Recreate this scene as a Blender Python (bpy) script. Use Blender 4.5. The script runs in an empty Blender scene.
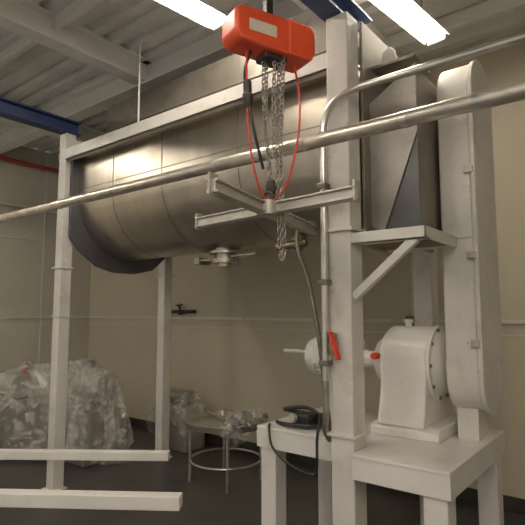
import bpy, bmesh, math, random
from mathutils import Vector, Matrix, noise
random.seed(4)
S = bpy.context.scene
S.view_settings.view_transform = 'Standard'
COL = S.collection

# ---------------------------------------------------------------- materials
def nt(name):
    m = bpy.data.materials.new(name); m.use_nodes = True
    t = m.node_tree; b = t.nodes['Principled BSDF']
    return m, t, b
def mat(name, col, rough=.5, metal=0., var=.12, scale=6., dirt=None, bump=.0, stretch=None, dscale=2.5, dlo=.5, dhi=.72, scuff=False):
    m, t, b = nt(name)
    tc = t.nodes.new('ShaderNodeTexCoord'); mp = t.nodes.new('ShaderNodeMapping')
    t.links.new(tc.outputs['Object'], mp.inputs['Vector'])
    if stretch: mp.inputs['Scale'].default_value = stretch
    n = t.nodes.new('ShaderNodeTexNoise'); n.inputs['Scale'].default_value = scale; n.inputs['Detail'].default_value = 5
    t.links.new(mp.outputs[0], n.inputs['Vector'])
    r = t.nodes.new('ShaderNodeValToRGB')
    r.color_ramp.elements[0].position = .3; r.color_ramp.elements[1].position = .7
    r.color_ramp.elements[0].color = tuple(c*(1-var) for c in col)+(1,)
    r.color_ramp.elements[1].color = tuple(min(1, c*(1+var)) for c in col)+(1,)
    t.links.new(n.outputs['Fac'], r.inputs[0])
    out = r.outputs[0]
    def layer(out, sc, lo, hi, colr, rg=.7, det=8):
        n2 = t.nodes.new('ShaderNodeTexNoise'); n2.inputs['Scale'].default_value = sc; n2.inputs['Detail'].default_value = det
        n2.inputs['Roughness'].default_value = rg
        t.links.new(tc.outputs['Object'], n2.inputs['Vector'])
        r2 = t.nodes.new('ShaderNodeValToRGB'); r2.color_ramp.elements[0].position = lo; r2.color_ramp.elements[1].position = hi
        t.links.new(n2.outputs['Fac'], r2.inputs[0])
        mx = t.nodes.new('ShaderNodeMixRGB'); mx.inputs[2].default_value = colr+(1,)
        t.links.new(r2.outputs[0], mx.inputs[0]); t.links.new(out, mx.inputs[1]); return mx.outputs[0]
    if dirt: out = layer(out, dscale, dlo, dhi, dirt)
    if scuff: out = layer(out, 24, .70, .75, (.26,.21,.16), .6, 4)
    t.links.new(out, b.inputs['Base Color'])
    b.inputs['Roughness'].default_value = rough; b.inputs['Metallic'].default_value = metal
    if bump:
        bp = t.nodes.new('ShaderNodeBump'); bp.inputs['Strength'].default_value = bump; bp.inputs['Distance'].default_value = .01
        t.links.new(n.outputs['Fac'], bp.inputs['Height']); t.links.new(bp.outputs[0], b.inputs['Normal'])
    return m
WHITE = mat('white_painted_steel', (.74,.71,.67), .42, 0, .07, 4, dirt=(.46,.41,.35), dscale=5, dlo=.54, dhi=.84, scuff=True)
WHITE2 = mat('white_gloss_paint', (.82,.79,.76), .33, 0, .05, 4, dirt=(.54,.48,.41), dscale=7, dlo=.6, dhi=.85, scuff=True)
WCEIL = mat('ceiling_paint', (.80,.79,.76), .7, 0, .05, 3, dirt=(.57,.54,.5), dlo=.55, dhi=.85)
DECK = mat('deck_metal', (.74,.73,.71), .6, 0, .1, 3)
STEEL = mat('brushed_stainless', (.57,.52,.45), .32, .92, .14, 5, stretch=(1,.35,.35), dirt=(.38,.34,.28), dscale=1.8, bump=.15, dlo=.42, dhi=.78)
STEELD = mat('dull_stainless', (.25,.225,.195), .48, .7, .18, 4, dirt=(.16,.14,.12))
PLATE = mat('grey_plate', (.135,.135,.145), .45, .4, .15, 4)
PLATEL = mat('pale_sheet_steel', (.54,.51,.47), .42, .5, .08, 5, dirt=(.4,.36,.3), dscale=4)
SHROUD = mat('grey_sheet_steel', (.37,.35,.325), .42, .5, .1, 5, dirt=(.25,.22,.19), dscale=3)
GALV = mat('galvanised_tube', (.62,.57,.50), .35, .8, .3, 30, stretch=(.25,1,1))
CHROME = mat('bright_conduit', (.68,.66,.62), .28, .9, .1, 10)
WIRE = mat('chain_steel', (.42,.38,.34), .4, .85, .2, 30)
HOSE = mat('grey_hose', (.16,.14,.12), .5, .2, .2, 30)
BLUE = mat('blue_beam_paint', (.03,.055,.15), .5, 0, .2, 5)
RED = mat('red_hoist_paint', (.85,.10,.035), .38, 0, .08, 8)
REDC = mat('red_cord', (.70,.06,.035), .5, 0, .1, 8)
REDP = mat('red_pipe_paint', (.42,.07,.045), .5, 0, .1, 8)
BLACK = mat('black_rubber', (.025,.024,.024), .4, 0, .3, 10)
DARK = mat('dark_iron', (.07,.06,.055), .5, .4, .3, 8)
BRASS = mat('tarnished_brass', (.30,.24,.16), .4, .7, .2, 8)
WOOD = mat('plywood', (.20,.14,.09), .7, 0, .2, 6)
FIX = mat('fixture_enamel', (.8,.78,.74), .4, 0, .03, 3)
LABEL = mat('cream_label', (.75,.7,.6), .5)

def plastic():
    m, t, b = nt('clear_plastic_sheet')
    b.inputs['Base Color'].default_value = (.84,.81,.77,1); b.inputs['Roughness'].default_value = .09
    b.inputs['Specular IOR Level'].default_value = .9
    tr = t.nodes.new('ShaderNodeBsdfTransparent'); mx = t.nodes.new('ShaderNodeMixShader')
    tc = t.nodes.new('ShaderNodeTexCoord'); n = t.nodes.new('ShaderNodeTexNoise'); n.inputs['Scale'].default_value = 5; n.inputs['Detail'].default_value=3; n.inputs['Distortion'].default_value=2.2
    t.links.new(tc.outputs['Object'], n.inputs['Vector'])
    mr = t.nodes.new('ShaderNodeMapRange'); mr.inputs[1].default_value=.38; mr.inputs[2].default_value=.66; mr.inputs[3].default_value=.13; mr.inputs[4].default_value=.52
    t.links.new(n.outputs['Fac'], mr.inputs[0]); t.links.new(mr.outputs[0], mx.inputs[0])
    t.links.new(tr.outputs[0], mx.inputs[1]); t.links.new(b.outputs[0], mx.inputs[2])
    bp = t.nodes.new('ShaderNodeBump'); bp.inputs['Strength'].default_value=.5; bp.inputs['Distance'].default_value=.025
    t.links.new(n.outputs['Fac'], bp.inputs['Height']); t.links.new(bp.outputs[0], b.inputs['Normal'])
    t.links.new(mx.outputs[0], t.nodes['Material Output'].inputs[0]); return m
PLASTIC = plastic()
def emis(name, col, s):
    m, t, b = nt(name); b.inputs['Emission Color'].default_value = col+(1,); b.inputs['Emission Strength'].default_value = s
    b.inputs['Base Color'].default_value=(.8,.8,.8,1); return m
TUBE = emis('fluorescent_tube', (1,.91,.765), 43)

def wallmat(name, col, axis):
    m, t, b = nt(name)
    tc = t.nodes.new('ShaderNodeTexCoord'); n = t.nodes.new('ShaderNodeTexNoise'); n.inputs['Scale'].default_value=1.3; n.inputs['Detail'].default_value=6
    t.links.new(tc.outputs['Object'], n.inputs['Vector'])
    r = t.nodes.new('ShaderNodeValToRGB'); r.color_ramp.elements[0].position=.3; r.color_ramp.elements[1].position=.7
    r.color_ramp.elements[0].color=tuple(c*.92 for c in col)+(1,); r.color_ramp.elements[1].color=tuple(c*1.05 for c in col)+(1,)
    t.links.new(n.outputs['Fac'], r.inputs[0]); t.links.new(r.outputs[0], b.inputs['Base Color'])
    b.inputs['Roughness'].default_value=.6
    return m
WALLB = wallmat('cream_wall_panel_back', (.62,.56,.435), 0)
WALLL = wallmat('cream_wall_panel_left', (.62,.59,.51), 1)
FLOOR = mat('dark_concrete', (.07,.064,.06), .35, 0, .35, 3, dirt=(.03,.028,.026), dscale=1.5, bump=.08)

# ---------------------------------------------------------------- helpers
def empty(name, loc=(0,0,0), rotz=0):
    e = bpy.data.objects.new(name, None); e.location = loc; e.rotation_euler = (0,0,rotz); e.empty_display_size=.1
    COL.objects.link(e); return e
def finish(bm, parent, name, m, bevel=0, smooth=False, ang=35):
    bmesh.ops.recalc_face_normals(bm, faces=bm.faces)
    me = bpy.data.meshes.new(name); bm.to_mesh(me); bm.free()
    me.materials.append(m)
    if smooth:
        for p in me.polygons: p.use_smooth = True
        me.set_sharp_from_angle(angle=math.radians(ang))
    o = bpy.data.objects.new(name, me); COL.objects.link(o)
    if parent: o.parent = parent
    if bevel:
        md = o.modifiers.new('bevel','BEVEL'); md.width=bevel; md.segments=2; md.limit_method='ANGLE'; md.angle_limit=math.radians(40)
    return o
def addbox(bm, x0,x1,y0,y1,z0,z1):
    v=[bm.verts.new(p) for p in ((x0,y0,z0),(x1,y0,z0),(x1,y1,z0),(x0,y1,z0),(x0,y0,z1),(x1,y0,z1),(x1,y1,z1),(x0,y1,z1))]
    for f in ((0,3,2,1),(4,5,6,7),(0,1,5,4),(1,2,6,5),(2,3,7,6),(3,0,4,7)): bm.faces.new([v[i] for i in f])
def box(p, n, b, m, bevel=.004):
    bm=bmesh.new(); addbox(bm,*b); return finish(bm,p,n,m,bevel)
def boxes(p, n, bl, m, bevel=.004):
    bm=bmesh.new()
    for b in bl: addbox(bm,*b)
    return finish(bm,p,n,m,bevel)
def frame(d):
    d=d.normalized(); up=Vector((0,0,1)) if abs(d.z)<.95 else Vector((1,0,0))
    a=d.cross(up).normalized(); return a, a.cross(d).normalized()
def lathe_bm(bm, p0, d, prof, seg=32):
    d=Vector(d).normalized(); a,b=frame(d); p0=Vector(p0); rings=[]
    for h,r in prof:
        rings.append([bm.verts.new(p0+d*h+(a*math.cos(t)+b*math.sin(t))*r) for t in [2*math.pi*i/seg for i in range(seg)]])
    for q in range(len(rings)-1):
        for i in range(seg):
            bm.faces.new((rings[q][i],rings[q][(i+1)%seg],rings[q+1][(i+1)%seg],rings[q+1][i]))
    bm.faces.new(rings[0]); bm.faces.new(rings[-1])
def lathe(p,n,p0,d,prof,m,seg=32,bevel=0):
    bm=bmesh.new(); lathe_bm(bm,p0,d,prof,seg); return finish(bm,p,n,m,bevel,True)
def cyl(p,n,p0,p1,r,m,seg=20,r2=None):
    d=Vector(p1)-Vector(p0); return lathe(p,n,p0,d,[(0,r),(d.length,r if r2 is None else r2)],m,seg)
def catmull(pts, k=8):
    P=[Vector(p) for p in pts]
    if len(P)<3: return P
    P=[P[0]*2-P[1]]+P+[P[-1]*2-P[-2]]; out=[]
    for i in range(1,len(P)-2):
        for j in range(k):
            t=j/k; a,b,c,d=P[i-1:i+3]
            out.append(.5*((2*b)+(c-a)*t+(2*a-5*b+4*c-d)*t*t+(3*b-a-3*c+d)*t**3))
    out.append(P[-2]); return out
def sweep_bm(bm, path, r, seg=8, closed=False):
    path=[Vector(p) for p in path]; N=len(path); rings=[]
    t0=(path[1]-path[0]).normalized(); a,_=frame(t0)
    for i,p in enumerate(path):
        if closed: t=(path[(i+1)%N]-path[i-1]).normalized()
        else: t=(path[min(i+1,N-1)]-path[max(i-1,0)]).normalized()
        a=(a-t*a.dot(t)).normalized(); b=t.cross(a)
        rings.append([bm.verts.new(p+(a*math.cos(2*math.pi*k/seg)+b*math.sin(2*math.pi*k/seg))*r) for k in range(seg)])
    for q in range(N if closed else N-1):
        A=rings[q]; B=rings[(q+1)%N]
        for i in range(seg): bm.faces.new((A[i],A[(i+1)%seg],B[(i+1)%seg],B[i]))
    if not closed: bm.faces.new(rings[0]); bm.faces.new(rings[-1])
def tube(p,n,pts,r,m,seg=8,k=8,smooth=True):
    bm=bmesh.new(); sweep_bm(bm, catmull(pts,k) if smooth else pts, r, seg); return finish(bm,p,n,m,0,True,60)
def prism(p,n,prof,axis,a0,a1,m,bevel=.003,smooth=False):
    bm=bmesh.new()
    def mk(u,v,a): return {0:(a,u,v),1:(u,a,v),2:(u,v,a)}[axis]
    A=[bm.verts.new(mk(u,v,a0)) for u,v in prof]; B=[bm.verts.new(mk(u,v,a1)) for u,v in prof]; N=len(prof)
    for i in range(N): bm.faces.new((A[i],A[(i+1)%N],B[(i+1)%N],B[i]))
    bm.faces.new(A); bm.faces.new(B)
    return finish(bm,p,n,m,bevel,smooth)
def strut(p,n,p0,p1,w,h,m,bevel=.003):
    p0=Vector(p0);p1=Vector(p1); d=(p1-p0); a,b=frame(d); bm=bmesh.new()
    v=[]
    for q in (p0,p1):
        for s,t in ((-1,-1),(1,-1),(1,1),(-1,1)): v.append(bm.verts.new(q+a*s*w/2+b*t*h/2))
    for f in ((0,1,2,3),(4,5,6,7),(0,1,5,4),(1,2,6,5),(2,3,7,6),(3,0,4,7)): bm.faces.new([v[i] for i in f])
    return finish(bm,p,n,m,bevel)
def chain(p,n,pts,m,L=.034,w=.010,r=.0035,k=8):
    path=catmull(pts,k); d=[0]
    for i in range(1,len(path)): d.append(d[-1]+(path[i]-path[i-1]).length)
    tot=d[-1]; step=L*.72; cnt=int(tot/step); bm=bmesh.new()
    def at(s):
        for i in range(1,len(path)):
            if d[i]>=s: 
                f=(s-d[i-1])/max(1e-9,d[i]-d[i-1]); return path[i-1].lerp(path[i],f),(path[i]-path[i-1]).normalized()
        return path[-1],(path[-1]-path[-2]).normalized()
    for c in range(cnt):
        q,t=at((c+.5)*step); a,b=frame(t)
        if c%2: a,b=b,a
        ring=[]
        for j in range(12):
            th=2*math.pi*j/12; h=L/2-w/1.0
            ring.append(q+t*(math.sin(th)*w+(h if math.sin(th)>0.01 else (-h if math.sin(th)<-.01 else 0)))+a*math.cos(th)*w)
        sweep_bm(bm,ring,r,5,True)
    return finish(bm,p,n,m,0,True,80)
def ibeam(p,n,axis,a0,a1,c,z0,z1,w,m,tf=.016,tw=.012):
    pr=[(c-w/2,z0),(c+w/2,z0),(c+w/2,z0+tf),(c+tw/2,z0+tf),(c+tw/2,z1-tf),(c+w/2,z1-tf),(c+w/2,z1),(c-w/2,z1),(c-w/2,z1-tf),(c-tw/2,z1-tf),(c-tw/2,z0+tf),(c-w/2,z0+tf)]
    return prism(p,n,pr,axis,a0,a1,m,.002)

# ---------------------------------------------------------------- draped sheets (cloth settled under gravity)
def drape(jobs, frames=60):
    cloths=[]
    for (c,sx,sy,rot,h,seed) in jobs:
        bm=bmesh.new(); nx=int(sx/.028); ny=int(sy/.028)
        g=[[None]*(ny+1) for _ in range(nx+1)]
        R=Matrix.Rotation(rot,3,'Z')
        for i in range(nx+1):
            for j in range(ny+1):
                p=Vector(((i/nx-.5)*sx,(j/ny-.5)*sy,0)); q=R@p
                q.z=h+.12*noise.noise(Vector((p.x*2.2,p.y*2.2,seed)))+.03*noise.noise(Vector((p.x*6,p.y*6,seed)))
                q.x=q.x*.86+.05*noise.noise(Vector((p.x*4,p.y*4,seed+9))); q.y=q.y*.86+.05*noise.noise(Vector((p.x*4,p.y*4,seed+19)))
                g[i][j]=bm.verts.new(q+Vector((c[0],c[1],0)))
        for i in range(nx):
            for j in range(ny): bm.faces.new((g[i][j],g[i+1][j],g[i+1][j+1],g[i][j+1]))
        o=finish(bm,None,'cloth_tmp',PLASTIC,0,True,180)
        md=o.modifiers.new('cloth','CLOTH'); st=md.settings
        st.quality=6; st.mass=.12; st.tension_stiffness=25; st.compression_stiffness=25; st.shear_stiffness=8; st.bending_stiffness=.5; st.air_damping=2.0
        st.shrink_min=-.14
        md.collision_settings.distance_min=.008; md.collision_settings.collision_quality=3
        md.point_cache.frame_start=1; md.point_cache.frame_end=frames+2
        cloths.append(o)
    S.frame_start=1; S.frame_end=frames+2
    for f in range(1,frames+1): S.frame_set(f)
    dg=bpy.context.evaluated_depsgraph_get(); out=[]
    for o in cloths:
        me=bpy.data.meshes.new_from_object(o.evaluated_get(dg)); out.append(me)
    for o in cloths: bpy.data.objects.remove(o)
    S.frame_set(1)
    return out
def collide(o,th=.01):
    o.modifiers.new('collide','COLLISION'); o.collision.thickness_outer=th; o.collision.cloth_friction=20; return o
def use_sheet(me, parent):
    me.transform(Matrix.Translation(-Vector(parent.location)))
    for v in me.vertices: v.co.z=max(v.co.z,.004)
    me.materials.clear(); me.materials.append(PLASTIC)
    for p in me.polygons: p.use_smooth=True
    o=bpy.data.objects.new('plastic_sheet',me); COL.objects.link(o); o.parent=parent
    return o
col_objs=[]
wA=empty('plastic_wrapped_equipment',(-1.0,.55,0))
def cb(p,n,b,m,bv=.015):
    l=p.location; o=box(p,n,(b[0]-l.x,b[1]-l.x,b[2]-l.y,b[3]-l.y,b[4],b[5]),m,bv); col_objs.append(o); return o
def cc(p,n,p0,p1,r,m):
    l=Vector(p.location); o=cyl(p,n,Vector(p0)-l,Vector(p1)-l,r,m,16); col_objs.append(o); return o
cb(wA,'machine_base',(-.80,-.34,.50,.95,0,.55),SHROUD); cc(wA,'machine_head',(-.72,.72,.80),(-.34,.76,.80),.14,PLATEL)
cc(wA,'machine_column',(-.62,.72,.5),(-.62,.72,1.06),.06,STEELD)
cb(wA,'cabinet',(-1.75,-1.25,.05,.50,0,.62),SHROUD); cc(wA,'motor',(-1.65,.25,.76),(-1.3,.3,.76),.13,PLATEL)
cb(wA,'crate',(-1.2,-.9,.45,.8,0,.42),WOOD)
cc(wA,'stub_pipe',(-1.45,.42,.6),(-1.45,.42,1.0),.045,REDP)
wB=empty('plastic_wrapped_equipment',(-.2,1.66,0))
cb(wB,'crate',(-.45,.08,1.52,1.84,0,.50),PLATEL); cc(wB,'drum',(-.35,1.66,.58),(0,1.66,.58),.09,STEELD)
wC=empty('round_steel_table',(1.05,1.14,0))
bm=bmesh.new(); lathe_bm(bm,(0,0,.52),(0,0,1),[(0,.10),(0,.39),(.05,.405),(.055,.40),(.008,.38)],44); o=finish(bm,wC,'tray',CHROME,0,True); col_objs.append(o)
for k in range(4):
    t=math.pi/4+k*math.pi/2; cyl(wC,'leg_%d'%k,(.34*math.cos(t),.34*math.sin(t),0),(.34*math.cos(t),.34*math.sin(t),.52),.016,CHROME,10)
bm=bmesh.new(); sweep_bm(bm,[(.34*math.cos(t),.34*math.sin(t),.2) for t in [2*math.pi*i/32 for i in range(32)]],.011,8,True); finish(bm,wC,'lower_ring',CHROME,0,True)
cc(wC,'pot',(1.28,1.12,.54),(1.28,1.12,.66),.09,STEELD)
cyl(wC,'scraper_bar',(-.30,.05,.59),(.12,-.10,.59),.016,CHROME)
cyl(wC,'collar',(-.12,.18,.53),(-.12,.18,.61),.07,STEEL)
fl=box(None,'floor',(-2.75,6.7,-5.0,2.1,-.1,0),FLOOR,0); col_objs.append(fl)
for o in col_objs: collide(o)
sheets=drape([((-.98,.52),3.0,2.1,math.radians(28),1.2,1.0),((-.18,1.62),1.3,.75,0,.75,5.0),((1.42,1.08),.95,.95,.2,.80,8.0)])
for o in col_objs:
    o.modifiers.remove(o.modifiers['collide'])
for me,p in zip(sheets,(wA,wB,wC)):
    for v in me.vertices:
        v.co.y=min(v.co.y,1.97); v.co.x=max(v.co.x,-2.6)
        for px,py in ((0,0),(0,1.25)):
            dx,dy=v.co.x-px,v.co.y-py; r=math.hypot(dx,dy)
            if r<.12 and r>1e-5: v.co.x=px+dx/r*.12; v.co.y=py+dy/r*.12
    use_sheet(me,p)

# ---------------------------------------------------------------- room
XL,XR,YB,YF,ZC = -2.65,6.6,2.0,-5.0,3.97
box(None,'wall_back',(XL,XR,YB,YB+.1,0,ZC),WALLB,0)
box(None,'wall_left',(XL-.1,XL,YF,YB+.1,0,ZC),WALLL,0)
box(None,'wall_right',(XR,XR+.1,YF,YB+.1,0,ZC),WALLL,0)
box(None,'baseboard_back',(XL,XR,YB-.015,YB-.0,0,.12),DARK,.003)
box(None,'baseboard_left',(XL,XL+.015,YF,YB,0,.12),DARK,.003)
boxes(None,'trim_back',[(XL,XR,YB-.022,YB,1.50,1.528),(XL,XR,YB-.006,YB,1.40,1.408)],WHITE,.001)
boxes(None,'trim_left',[(XL,XL+.02,YF,YB,1.50,1.525),(XL,XL+.012,YF,YB,2.62,2.635)]+[(XL,XL+.008,y,y+.02,.12,3.9) for y in (-2.4,-1.2,0,1.2)],WHITE,.001)
bm=bmesh.new(); ys=[]; y=YF; 
while y<YB+.1:
    ys+= [(y,ZC),(y+.09,ZC),(y+.11,ZC+.045),(y+.17,ZC+.045)]; y+=.19
A=[bm.verts.new((XL-.1,q,z)) for q,z in ys]; B=[bm.verts.new((XR+.1,q,z)) for q,z in ys]
for i in range(len(ys)-1): bm.faces.new((A[i],A[i+1],B[i+1],B[i]))
finish(bm,None,'ceiling',DECK)
e=empty('roof_beams')
for i,x in enumerate((.67,-1.3,2.6,4.6)): ibeam(e,'joist_%d'%i,1,YF,YB,x,3.75,ZC,.16,WCEIL)
for i,y in enumerate((.40,-1.6)): ibeam(e,'purlin_%d'%i,0,XL,XR,y,3.735,ZC,.16,WCEIL)
for i,y in enumerate((-.55,1.4)): box(e,'bridging_%d'%i,(XL,XR,y-.025,y+.025,3.87,ZC),WCEIL)

def fixture(x,y,L,z=3.68):
    e=empty('fluorescent_light_fixture',(x,y,z),math.radians(-6.3))
    pr=[(-.045,.06),(.045,.06),(.11,.0),(.105,-.005),(.04,.035),(-.04,.035),(-.105,-.005),(-.11,.0)]
    prism(e,'reflector',pr,1,-L,0,FIX,.002)
    for s in (-.045,.045): cyl(e,'tube',(s,-L+.03,0),(s,-.03,0),.017,TUBE,12)
    boxes(e,'end_caps',[(-.07,.07,-L,-L+.03,-.03,.05),(-.07,.07,-.03,0,-.03,.05)],FIX)
    for yy in (-.25,-L+.25): cyl(e,'hanger',(0,yy,.06),(0,yy,ZC+.02-z),.006,WIRE,8)
fixture(2.02,.0,1.25)
fixture(3.18,1.18,1.25)
fixture(2.2,-1.9,2.4)  # this and the calls below: unseen fixtures added to brighten the room
fixture(4.6,-1.9,2.4)
fixture(-1.3,-1.0,2.4)
fixture(5.9,-2.5,2.4)

e=empty('wall_pipe_red'); tube(e,'pipe',[(XL+.08,YF,3.70),(XL+.08,YB-.05,3.70)],.03,REDP,12)
e=empty('wall_conduit'); tube(e,'pipe',[(XL+.04,YF,3.08),(XL+.04,YB-.05,3.08)],.018,WHITE,10)
boxes(e,'clips',[(XL,XL+.06,y,y+.03,3.05,3.11) for y in (-1,0,1,1.7)],WHITE)

# ---------------------------------------------------------------- mixer
e=empty('ribbon_mixer')
def post(n,x,y,w,z0,z1):
    boxes(e,n,[(x-w/2,x+w/2,y-w/2,y+w/2,z0,z1),(x-w*.75,x+w*.75,y-w*.75,y+w*.75,z0,z0+.015)],WHITE,.006)
post('post_1',0,0,.11,0,3.3); post('post_2',0,1.25,.11,0,3.3); post('post_3',3.0,0,.14,0,3.34); post('post_4',3.0,1.25,.14,0,3.34)
boxes(e,'post_flanges',[(-.075,.075,-.075,.075,2.0,2.015),(-.07,.07,-.07,.07,1.55,1.562),(2.91,3.09,-.09,.09,2.05,2.07),(2.91,3.09,-.085,.085,.92,.935),(-.075,.075,1.175,1.325,2.0,2.015)],WHITE,.002)
boxes(e,'top_rail_front',[(.055,2.93,-.055,.0,3.03,3.045),(.055,2.93,-.055,-.045,3.03,3.14),(.055,2.93,-.05,.09,3.13,3.14)],WHITE,.002)
boxes(e,'top_rail_back',[(.055,2.93,1.2,1.31,3.03,3.14)],WHITE,.003)
boxes(e,'cross_ties',[(-.04,.04,.055,1.195,3.16,3.26),(2.95,3.05,.07,1.18,3.2,3.3)],WHITE,.003)
cy,cz,R=.64,2.68,.555
def prof(R,dz=0):
    o=[(cy-R,3.06)]
    for i in range(41):
        t=math.pi+math.pi*i/40; o.append((cy+R*math.cos(t),cz+R*math.sin(t)))
    o.append((cy+R,3.06)); return o
prism(e,'trough',prof(R),0,.1,2.92,STEEL,0,True)
for i,x in enumerate((.62,1.28,2.1)): prism(e,'weld_band_%d'%i,prof(R+.0025),0,x,x+.008,STEELD,0,True)
boxes(e,'top_flange',[(.09,2.93,cy-R-.03,cy+R+.03,3.06,3.075)],STEEL,.002)
boxes(e,'long_seam',[(.1,2.92,cy-R-.003,cy-R+.01,2.76,2.766)],STEELD,0)
boxes(e,'lid',[(.38,2.85,.16,1.1,3.075,3.54)],STEELD,.02)
boxes(e,'lid_joint',[(.37,2.86,.15,1.11,3.28,3.30)],STEELD,.004)
ends=[(0.0,3.12),(0.0,2.30),(.1,2.18),(.3,2.04),(.5,1.99),(.75,1.99),(.98,2.04),(1.15,2.18),(1.25,2.30),(1.25,3.12)]
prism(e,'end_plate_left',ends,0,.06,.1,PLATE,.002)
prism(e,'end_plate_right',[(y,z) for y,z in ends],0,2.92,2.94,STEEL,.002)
lathe(e,'discharge_spout',(1.5,.62,2.14),(0,0,-1),[(0,.09),(.03,.09),(.03,.14),(.05,.14),(.05,.085),(.10,.085),(.10,.125),(.13,.125),(.13,.06),(.16,.06)],STEEL,28)
boxes(e,'discharge_gate',[(1.22,1.52,.56,.68,2.035,2.055),(1.2,1.26,.54,.70,2.01,2.07)],STEEL,.003)
boxes(e,'spout_lever',[(1.5,1.85,.60,.64,2.06,2.075)],STEEL,.002)
lathe(e,'sample_port',(2.35,.50,2.15),(0,-.3,-1),[(0,.05),(.04,.05),(.04,.07),(.06,.07),(.06,.04),(.1,.04)],BRASS,20)
cyl(e,'port_valve',(2.2,.42,2.07),(2.42,.48,2.10),.028,BRASS)
box(e,'drive_end_plate',(3.072,3.09,.08,1.2,2.04,3.34),STEELD,.002)
prism(e,'shroud_plate',[(3.09,2.85),(3.38,3.02),(3.38,2.62),(3.16,2.04),(3.09,2.10)],1,.16,.175,SHROUD,.001)
prism(e,'shroud_gusset',[(3.38,2.60),(3.38,2.04),(3.17,2.04)],1,.165,.18,PLATE,.001)
box(e,'shroud_side',(3.36,3.38,.18,.6,2.04,3.0),STEELD,.001)
prism(e,'upper_gusset',[(3.09,3.20),(3.30,3.20),(3.09,2.88)],1,.5,.515,STEELD,.001)
prism(e,'lifting_lug',[(3.10,3.10),(3.22,3.10),(3.20,3.22),(3.16,3.25),(3.12,3.22)],1,.3,.315,SHROUD,.002)
boxes(e,'lug_shelf',[(3.09,3.36,.2,.48,3.08,3.10)],STEELD,.002)
lathe(e,'main_shaft',(3.08,.65,2.68),(1,0,0),[(0,.12),(.04,.12),(.04,.05),(.32,.05)],CHROME)
box(e,'bearing_block',(3.15,3.28,.5,.8,2.56,2.82),WHITE,.02)
boxes(e,'shelf_frame',[(3.07,3.49,-.06,-.05,1.97,2.035),(3.07,3.49,-.06,.0,1.97,1.98),(3.48,3.49,-.06,.43,1.97,2.035),(3.07,3.49,.42,.43,1.97,2.035)],WHITE,.002)
box(e,'shelf_board',(3.075,3.48,-.05,.42,1.985,2.015),WOOD,.002)
strut(e,'diagonal_brace',(3.07,-.03,1.68),(3.43,-.03,1.98),.045,.045,WHITE)

e=empty('overhead_crane_beam'); ibeam(e,'beam',1,-2.6,.35,2.97,3.345,3.5,.13,BLUE)
cyl(e,'hanger_rod',(2.97,-2.4,3.5),(2.97,-2.4,ZC+.02),.012,BLUE,10)
e=empty('overhead_crane_beam'); ibeam(e,'beam',1,-3.2,.10,0.0,3.305,3.44,.12,BLUE)
cyl(e,'hanger_rod',(0,-3.0,3.44),(0,-3.0,ZC+.02),.012,BLUE,10)

# guard
e=empty('belt_guard')
def stadium(cy,r0,z0,r1,z1,n=18):
    o=[]
    for i in range(n+1):
        t=math.pi+math.pi*i/n; o.append((cy+r0*math.cos(t),z0+r0*math.sin(t)))
    for i in range(n+1):
        t=math.pi*i/n; o.append((cy+r1*math.cos(t),z1+r1*math.sin(t)))
    return o
prism(e,'shell',stadium(.65,.21,1.23,.21,2.92),0,3.4,3.585,WHITE,.012,True)
prism(e,'cover_lip',stadium(.65,.225,1.23,.225,2.92),0,3.585,3.61,WHITE,.004,True)
boxes(e,'cover_clips',[(3.55,3.60,.415,.43,z,z+.04) for z in (1.4,1.9,2.4,2.8)],PLATEL)
boxes(e,'split_joint',[(3.398,3.587,.436,.445,2.02,2.03)],PLATEL,0)
box(e,'stand_bracket',(3.42,3.54,.55,.75,.86,1.04),WHITE)

# ---------------------------------------------------------------- drive base table
e=empty('drive_base_table')
T=.86; TX=3.59; TY=.93
prism(e,'top_plate',[(2.28,.085),(3.08,.085),(3.08,-.12),(TX,-.12),(TX,TY),(2.28,TY)],2,T-.02,T,WHITE2,.003)
boxes(e,'apron',[(2.30,2.925,.086,.10,T-.13,T-.021),(2.281,2.3,.086,TY-.02,T-.13,T-.021),(3.082,TX-.02,-.118,-.105,T-.13,T-.021),(TX-.02,TX-.002,-.118,TY-.02,T-.13,T-.021),(2.281,TX-.002,TY-.02,TY-.002,T-.13,T-.021)],WHITE2,.0)
boxes(e,'legs',[(2.302,2.42,.102,.22,0,T-.022),(TX-.14,TX-.022,-.103,.015,0,T-.022),(TX-.14,TX-.022,TY-.14,TY-.022,0,T-.022),(2.302,2.42,TY-.14,TY-.022,0,T-.022)],WHITE2,.006)

# gear reducer
e=empty('gear_reducer')
prism(e,'foot',[(.35,T),(.92,T),(.92,T+.05),(.88,T+.07),(.40,T+.07),(.35,T+.05)],0,2.96,3.38,WHITE2,.008)
pr=[(.36,T+.06)]
for i in range(9):
    t=i/8; pr.append((.36+.055*math.sin(t*math.pi/2), T+.07+.28*t))
for i in range(25):
    t=math.pi-math.pi*i/24; pr.append((.65+.235*math.cos(t),T+.41+.235*math.sin(t)))
for i in range(9):
    t=1-i/8; pr.append((.92-.035*math.sin(t*math.pi/2), T+.07+.28*t))
pr.append((.92,T+.06))
prism(e,'housing',pr,0,3.0,3.29,WHITE2,.02,True)
lathe(e,'flange_right',(3.29,.65,T+.42),(1,0,0),[(0,.235),(.02,.235),(.02,.2),(.05,.17),(.07,.09),(.10,.09)],WHITE2,40)
lathe(e,'flange_left',(3.0,.65,T+.42),(-1,0,0),[(0,.20),(.02,.20),(.05,.16),(.09,.13),(.11,.08),(.12,.08)],WHITE2,40)
bm=bmesh.new()
for k in range(10):
    t=2*math.pi*k/10; lathe_bm(bm,(3.305,.65+.215*math.cos(t),T+.42+.215*math.sin(t)),(1,0,0),[(0,.012),(.015,.012)],6)
finish(bm,e,'bolts',STEELD)
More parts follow.
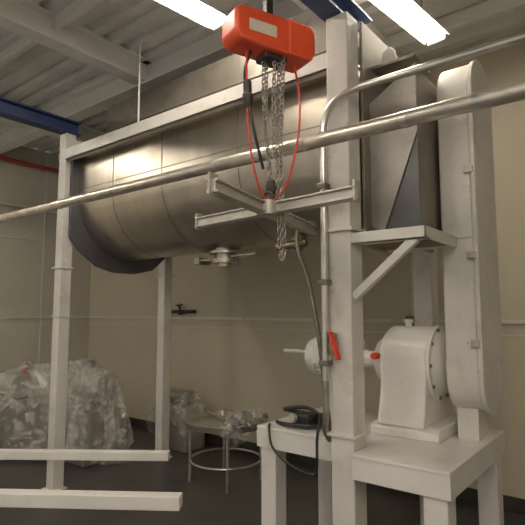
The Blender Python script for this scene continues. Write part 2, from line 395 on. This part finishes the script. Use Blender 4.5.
lathe(e,'breather',(3.12,.6,T+.64),(0,0,1),[(0,.02),(.03,.02),(.03,.03),(.05,.03)],WHITE2,12)
lathe(e,'red_cap',(2.97,.47,T+.46),(-.2,-1,0),[(0,.02),(.05,.022),(.06,.022)],REDC,14)

# motor
e=empty('electric_motor')
mz=T+.42
lathe(e,'body',(2.87,.65,mz),(-1,0,0),[(0,.05),(.13,.06),(.14,.15),(.16,.15),(.16,.132),(.42,.132),(.42,.145),(.45,.145),(.51,.115),(.53,.04)],WHITE2,36)
bm=bmesh.new()
for k in range(28):
    t=2*math.pi*k/28
    c=Vector((0,math.cos(t),math.sin(t))); d=Vector((0,-math.sin(t),math.cos(t)))*.003
    q=[Vector((x,.65,mz))+c*r+s*d for x in (2.455,2.705) for r in (.129,.148) for s in (-1,1)]
    v=[bm.verts.new(p) for p in q]
    for f in ((0,1,3,2),(4,5,7,6),(0,1,5,4),(2,3,7,6),(0,2,6,4),(1,3,7,5)): bm.faces.new([v[i] for i in f])
finish(bm,e,'fins',WHITE2)
boxes(e,'feet',[(2.47,2.69,.53,.77,T,T+.03),(2.50,2.64,.58,.72,T+.03,mz-.12)],WHITE2)
box(e,'junction_box',(2.48,2.64,.44,.54,mz-.04,mz+.12),WHITE2,.01)
lathe(e,'top_eye',(2.56,.65,mz+.12),(0,0,1),[(0,.02),(.04,.02),(.045,.03),(.06,.02)],WHITE2,12)
tube(e,'conduit_stub',[(2.10,.65,mz+.02),(2.36,.65,mz+.02)],.015,WHITE,10)

e=empty('overhead_conduit')
tube(e,'pipe',[(6.6,-.1,2.84),(5,-.1,2.84),(3.4,-.1,2.84),(3.15,-.1,2.84),(3.0,-.1,2.80),(2.93,-.1,2.70),(2.92,-.1,2.5),(2.92,-.1,2.0),(2.92,-.1,1.22)],.021,CHROME,14,10)
boxes(e,'clamps',[(2.89,2.95,-.13,-.07,z,z+.03) for z in (2.3,1.75,1.3)],STEELD,.004)
tube(e,'flex_tail',[(2.92,-.1,1.23),(2.92,-.1,1.05),(2.90,-.08,.95),(2.88,.0,.88)],.018,WIRE,12)
strut(e,'lever',(2.965,-.12,1.49),(3.02,-.13,1.34),.04,.014,REDC,.006)
lathe(e,'valve_body',(2.97,-.10,1.36),(0,0,1),[(0,.022),(.03,.022),(.03,.03),(.07,.03),(.07,.022),(.12,.022)],BRASS,16)

e=empty('handrail_pipe')
tube(e,'tube',[(XL,-.45,2.45),(XR,-.45,2.45)],.036,GALV,20,smooth=False)
bm=bmesh.new(); x=-2.4
while x<6.3:
    lathe_bm(bm,(x,-.45,2.45),(1,.0,.0),[(0,.0375),(.03,.0375)],20); x+=.23+random.random()*.12
finish(bm,e,'tape_wraps',CHROME,0,True)

# ---------------------------------------------------------------- hoist
def W(xc,yc,z): # metres right / ahead of the standpoint -> room axes
    X=xc+1.88; Y=yc-4.7
    return Vector((X*.786-Y*.619, X*.619+Y*.786, z))
hp=W(.03,2.5,3.02)
e=empty('electric_chain_hoist',hp,math.radians(69))
bx=[(-.235,.07),(-.235,-.05),(-.20,-.085),(.06,-.095),(.20,-.085),(.235,-.06),(.235,.05),(.2,.085),(.03,.10),(-.2,.095)]
prism(e,'body',bx,1,-.085,.085,RED,.018)
prism(e,'end_cover',[(u*.55+.155*1.0,v*1.06) for u,v in [(-.15,-.09),(.12,-.09),(.16,-.05),(.16,.05),(.12,.09),(-.15,.09)]],1,-.092,.092,RED,.012)
boxes(e,'label',[(-.16,.0,-.0865,-.085,-.03,.03)],LABEL,0)
boxes(e,'suspension',[(-.02,.02,-.02,.02,.09,.28),(-.05,.05,-.05,.05,.28,.325)],DARK,.004)
box(e,'chain_guide',(-.05,.09,-.05,.05,-.125,-.09),DARK,.01)
for i,(a,b,zb) in enumerate([(-.03,.0,-.77),(.0,.02,-.77),(.05,-.03,-1.12),(.06,-.055,-1.09),(.02,-.03,-.66)]):
    chain(e,'chain_%d'%i,[(a,b,-.10),(a*.7,b,-.10+(zb+.1)/2),(.02 if i<2 else a,b,zb)],WIRE)
chain(e,'chain_loop',[(.05,-.03,-1.12),(.052,-.035,-1.15),(.058,-.05,-1.155),(.06,-.055,-1.09)],WIRE)
tube(e,'power_cable',[(-.10,0,-.08),(-.13,.02,-.2),(-.12,.0,-.33),(-.10,-.02,-.5),(-.03,0,-.7)],.008,BLACK,8)
lathe(e,'cable_connector',(-.125,.0,-.25),(.05,0,-1),[(0,.012),(.01,.022),(.07,.022),(.075,.028),(.1,.028),(.13,.02),(.15,.012)],DARK,14)
tube(e,'red_cord',[(.16,0,-.08),(.165,-.04,-.25),(.12,-.11,-.45),(.085,-.13,-.6),(.06,-.08,-.78),(.0,.0,-.86),(-.08,.0,-.72),(-.12,.0,-.45),(-.13,0,-.09)],.0055,REDC,8)
lathe(e,'hook_block',(.02,0,-.75),(0,0,-1),[(0,.012),(.01,.028),(.05,.03),(.07,.02)],DARK,16)
tube(e,'hook',[(.02,0,-.81),(.02,0,-.83),(.045,0,-.85),(.02,0,-.88),(-.005,0,-.86)],.008,DARK,8)

sz=2.12
e=empty('lifting_spreader_beam')
A0,A1=W(-.21,2.03,sz),W(.32,3.17,sz); B0,B1=W(-.38,2.92,sz),W(.42,2.15,sz)
def arm(n,p0,p1):
    strut(e,n+'_top',p0+Vector((0,0,.024)),p1+Vector((0,0,.024)),.06,.01,PLATEL); strut(e,n+'_bottom',p0-Vector((0,0,.024)),p1-Vector((0,0,.024)),.06,.01,PLATEL)
    strut(e,n+'_web',p0,p1,.035,.046,PLATEL)
    d=(p1-p0).normalized()
    for i,q in enumerate((p0+d*.01,p1-d*.01)): strut(e,n+'_stop_%d'%i,q-Vector((0,0,.04)),q+Vector((0,0,.055)),.055,.012,PLATEL)
arm('arm_a',A0,A1); arm('arm_b',B0,B1)
c=W(.03,2.5,sz)
lathe(e,'centre_eye_plate',c-Vector((0,0,.035)),(0,0,1),[(0,.06),(.07,.06)],PLATEL,20)
bm=bmesh.new(); sweep_bm(bm,[c+Vector((.03*math.cos(t),0,.055+.03*math.sin(t))) for t in [2*math.pi*i/16 for i in range(16)]],.008,8,True); finish(bm,e,'lifting_eye',DARK,0,True)

e=empty('flexible_hose'); tube(e,'hose',[(2.60,.1,2.16),(2.66,.02,1.98),(2.74,.0,1.8),(2.80,-.02,1.6),(2.84,-.03,1.42),(2.86,.0,1.1),(2.80,.14,T+.02)],.014,HOSE,10)

e=empty('air_regulator_set')
lathe(e,'bowl',(2.42,.30,T+.042),(1,.15,0),[(0,.02),(.02,.04),(.10,.04),(.13,.025),(.18,.025),(.18,.04),(.24,.04)],BLACK,18)
box(e,'block',(2.48,2.62,.18,.30,T,T+.09),BLACK,.012)
lathe(e,'gauge',(2.52,.17,T+.06),(-.3,-1,.2),[(0,.03),(.025,.03)],CHROME,18)
tube(e,'coil',[(2.36,.2,T+.015),(2.45,.15,T+.02),(2.6,.14,T+.03),(2.70,.26,T+.02),(2.6,.40,T+.02),(2.42,.40,T+.05),(2.35,.3,T+.08),(2.5,.34,T+.1),(2.66,.3,T+.06)],.013,BLACK)
e=empty('power_cord'); tube(e,'cord',[(2.36,.12,T+.012),(2.40,.06,T+.0),(2.45,.03,T-.1),(2.6,.0,T-.17),(2.78,-.03,T-.19),(2.88,-.14,T-.1),(2.89,-.15,T+.05),(2.90,-.13,T+.16)],.008,BLACK)

# low steel frame, front left
e=empty('steel_rail_frame')
def rail(n,a,b,z,w,h):
    strut(e,n,W(a[0],a[1],z),W(b[0],b[1],z),w,h,WHITE2,.004)
rail('rail_far',(-2.3,3.38),(-.60,3.33),.675,.06,.055)
rail('rail_near',(-2.2,2.66),(-.40,2.56),.67,.075,.065)
rail('cross_bar',(-2.25,3.38),(-2.15,2.62),.655,.06,.06)
for a,b in ((-2.25,3.38),(-2.15,2.64)):
    q=W(a,b,0); box(e,'leg',(q.x-.03,q.x+.03,q.y-.03,q.y+.03,0,.63),WHITE2)
    strut(e,'foot',W(a,b,.03),W(a+.5,b-.01,.03),.06,.06,WHITE2)

e=empty('wall_switch_box'); box(e,'box',(2.55,2.67,YB-.08,YB,1.40,1.56),STEELD,.01); cyl(e,'conduit',(2.61,YB-.03,1.56),(2.61,YB-.03,ZC),.012,WHITE)
e=empty('wall_pipe_valve'); cyl(e,'stub',(-.75,YB-.05,1.60),(-.25,YB-.05,1.60),.022,DARK); lathe(e,'valve',(-.5,YB-.05,1.56),(0,-.2,1),[(0,.03),(.06,.03),(.06,.015),(.12,.015),(.12,.05),(.135,.05)],DARK,16); boxes(e,'bracket',[(-.74,-.71,YB-.05,YB,1.58,1.62),(-.29,-.26,YB-.05,YB,1.58,1.62)],DARK)
e=empty('ceiling_drop_rod'); cyl(e,'rod',(1.05,.02,3.14),(1.05,.02,ZC+.01),.008,WHITE)

# ---------------------------------------------------------------- light + camera
w=bpy.data.worlds.new('world'); S.world=w; w.use_nodes=True
w.node_tree.nodes['Background'].inputs[0].default_value=(1,.93,.83,1); w.node_tree.nodes['Background'].inputs[1].default_value=.42
cam=bpy.data.cameras.new('camera'); cam.lens=36*500/525; cam.sensor_width=36
co=bpy.data.objects.new('camera',cam); COL.objects.link(co); S.camera=co
co.location=(4.387,-2.53,1.6)
pt=math.radians(5.6); d=Vector((-.619*math.cos(pt),.786*math.cos(pt),math.sin(pt)))
co.rotation_euler=d.to_track_quat('-Z','Y').to_euler()
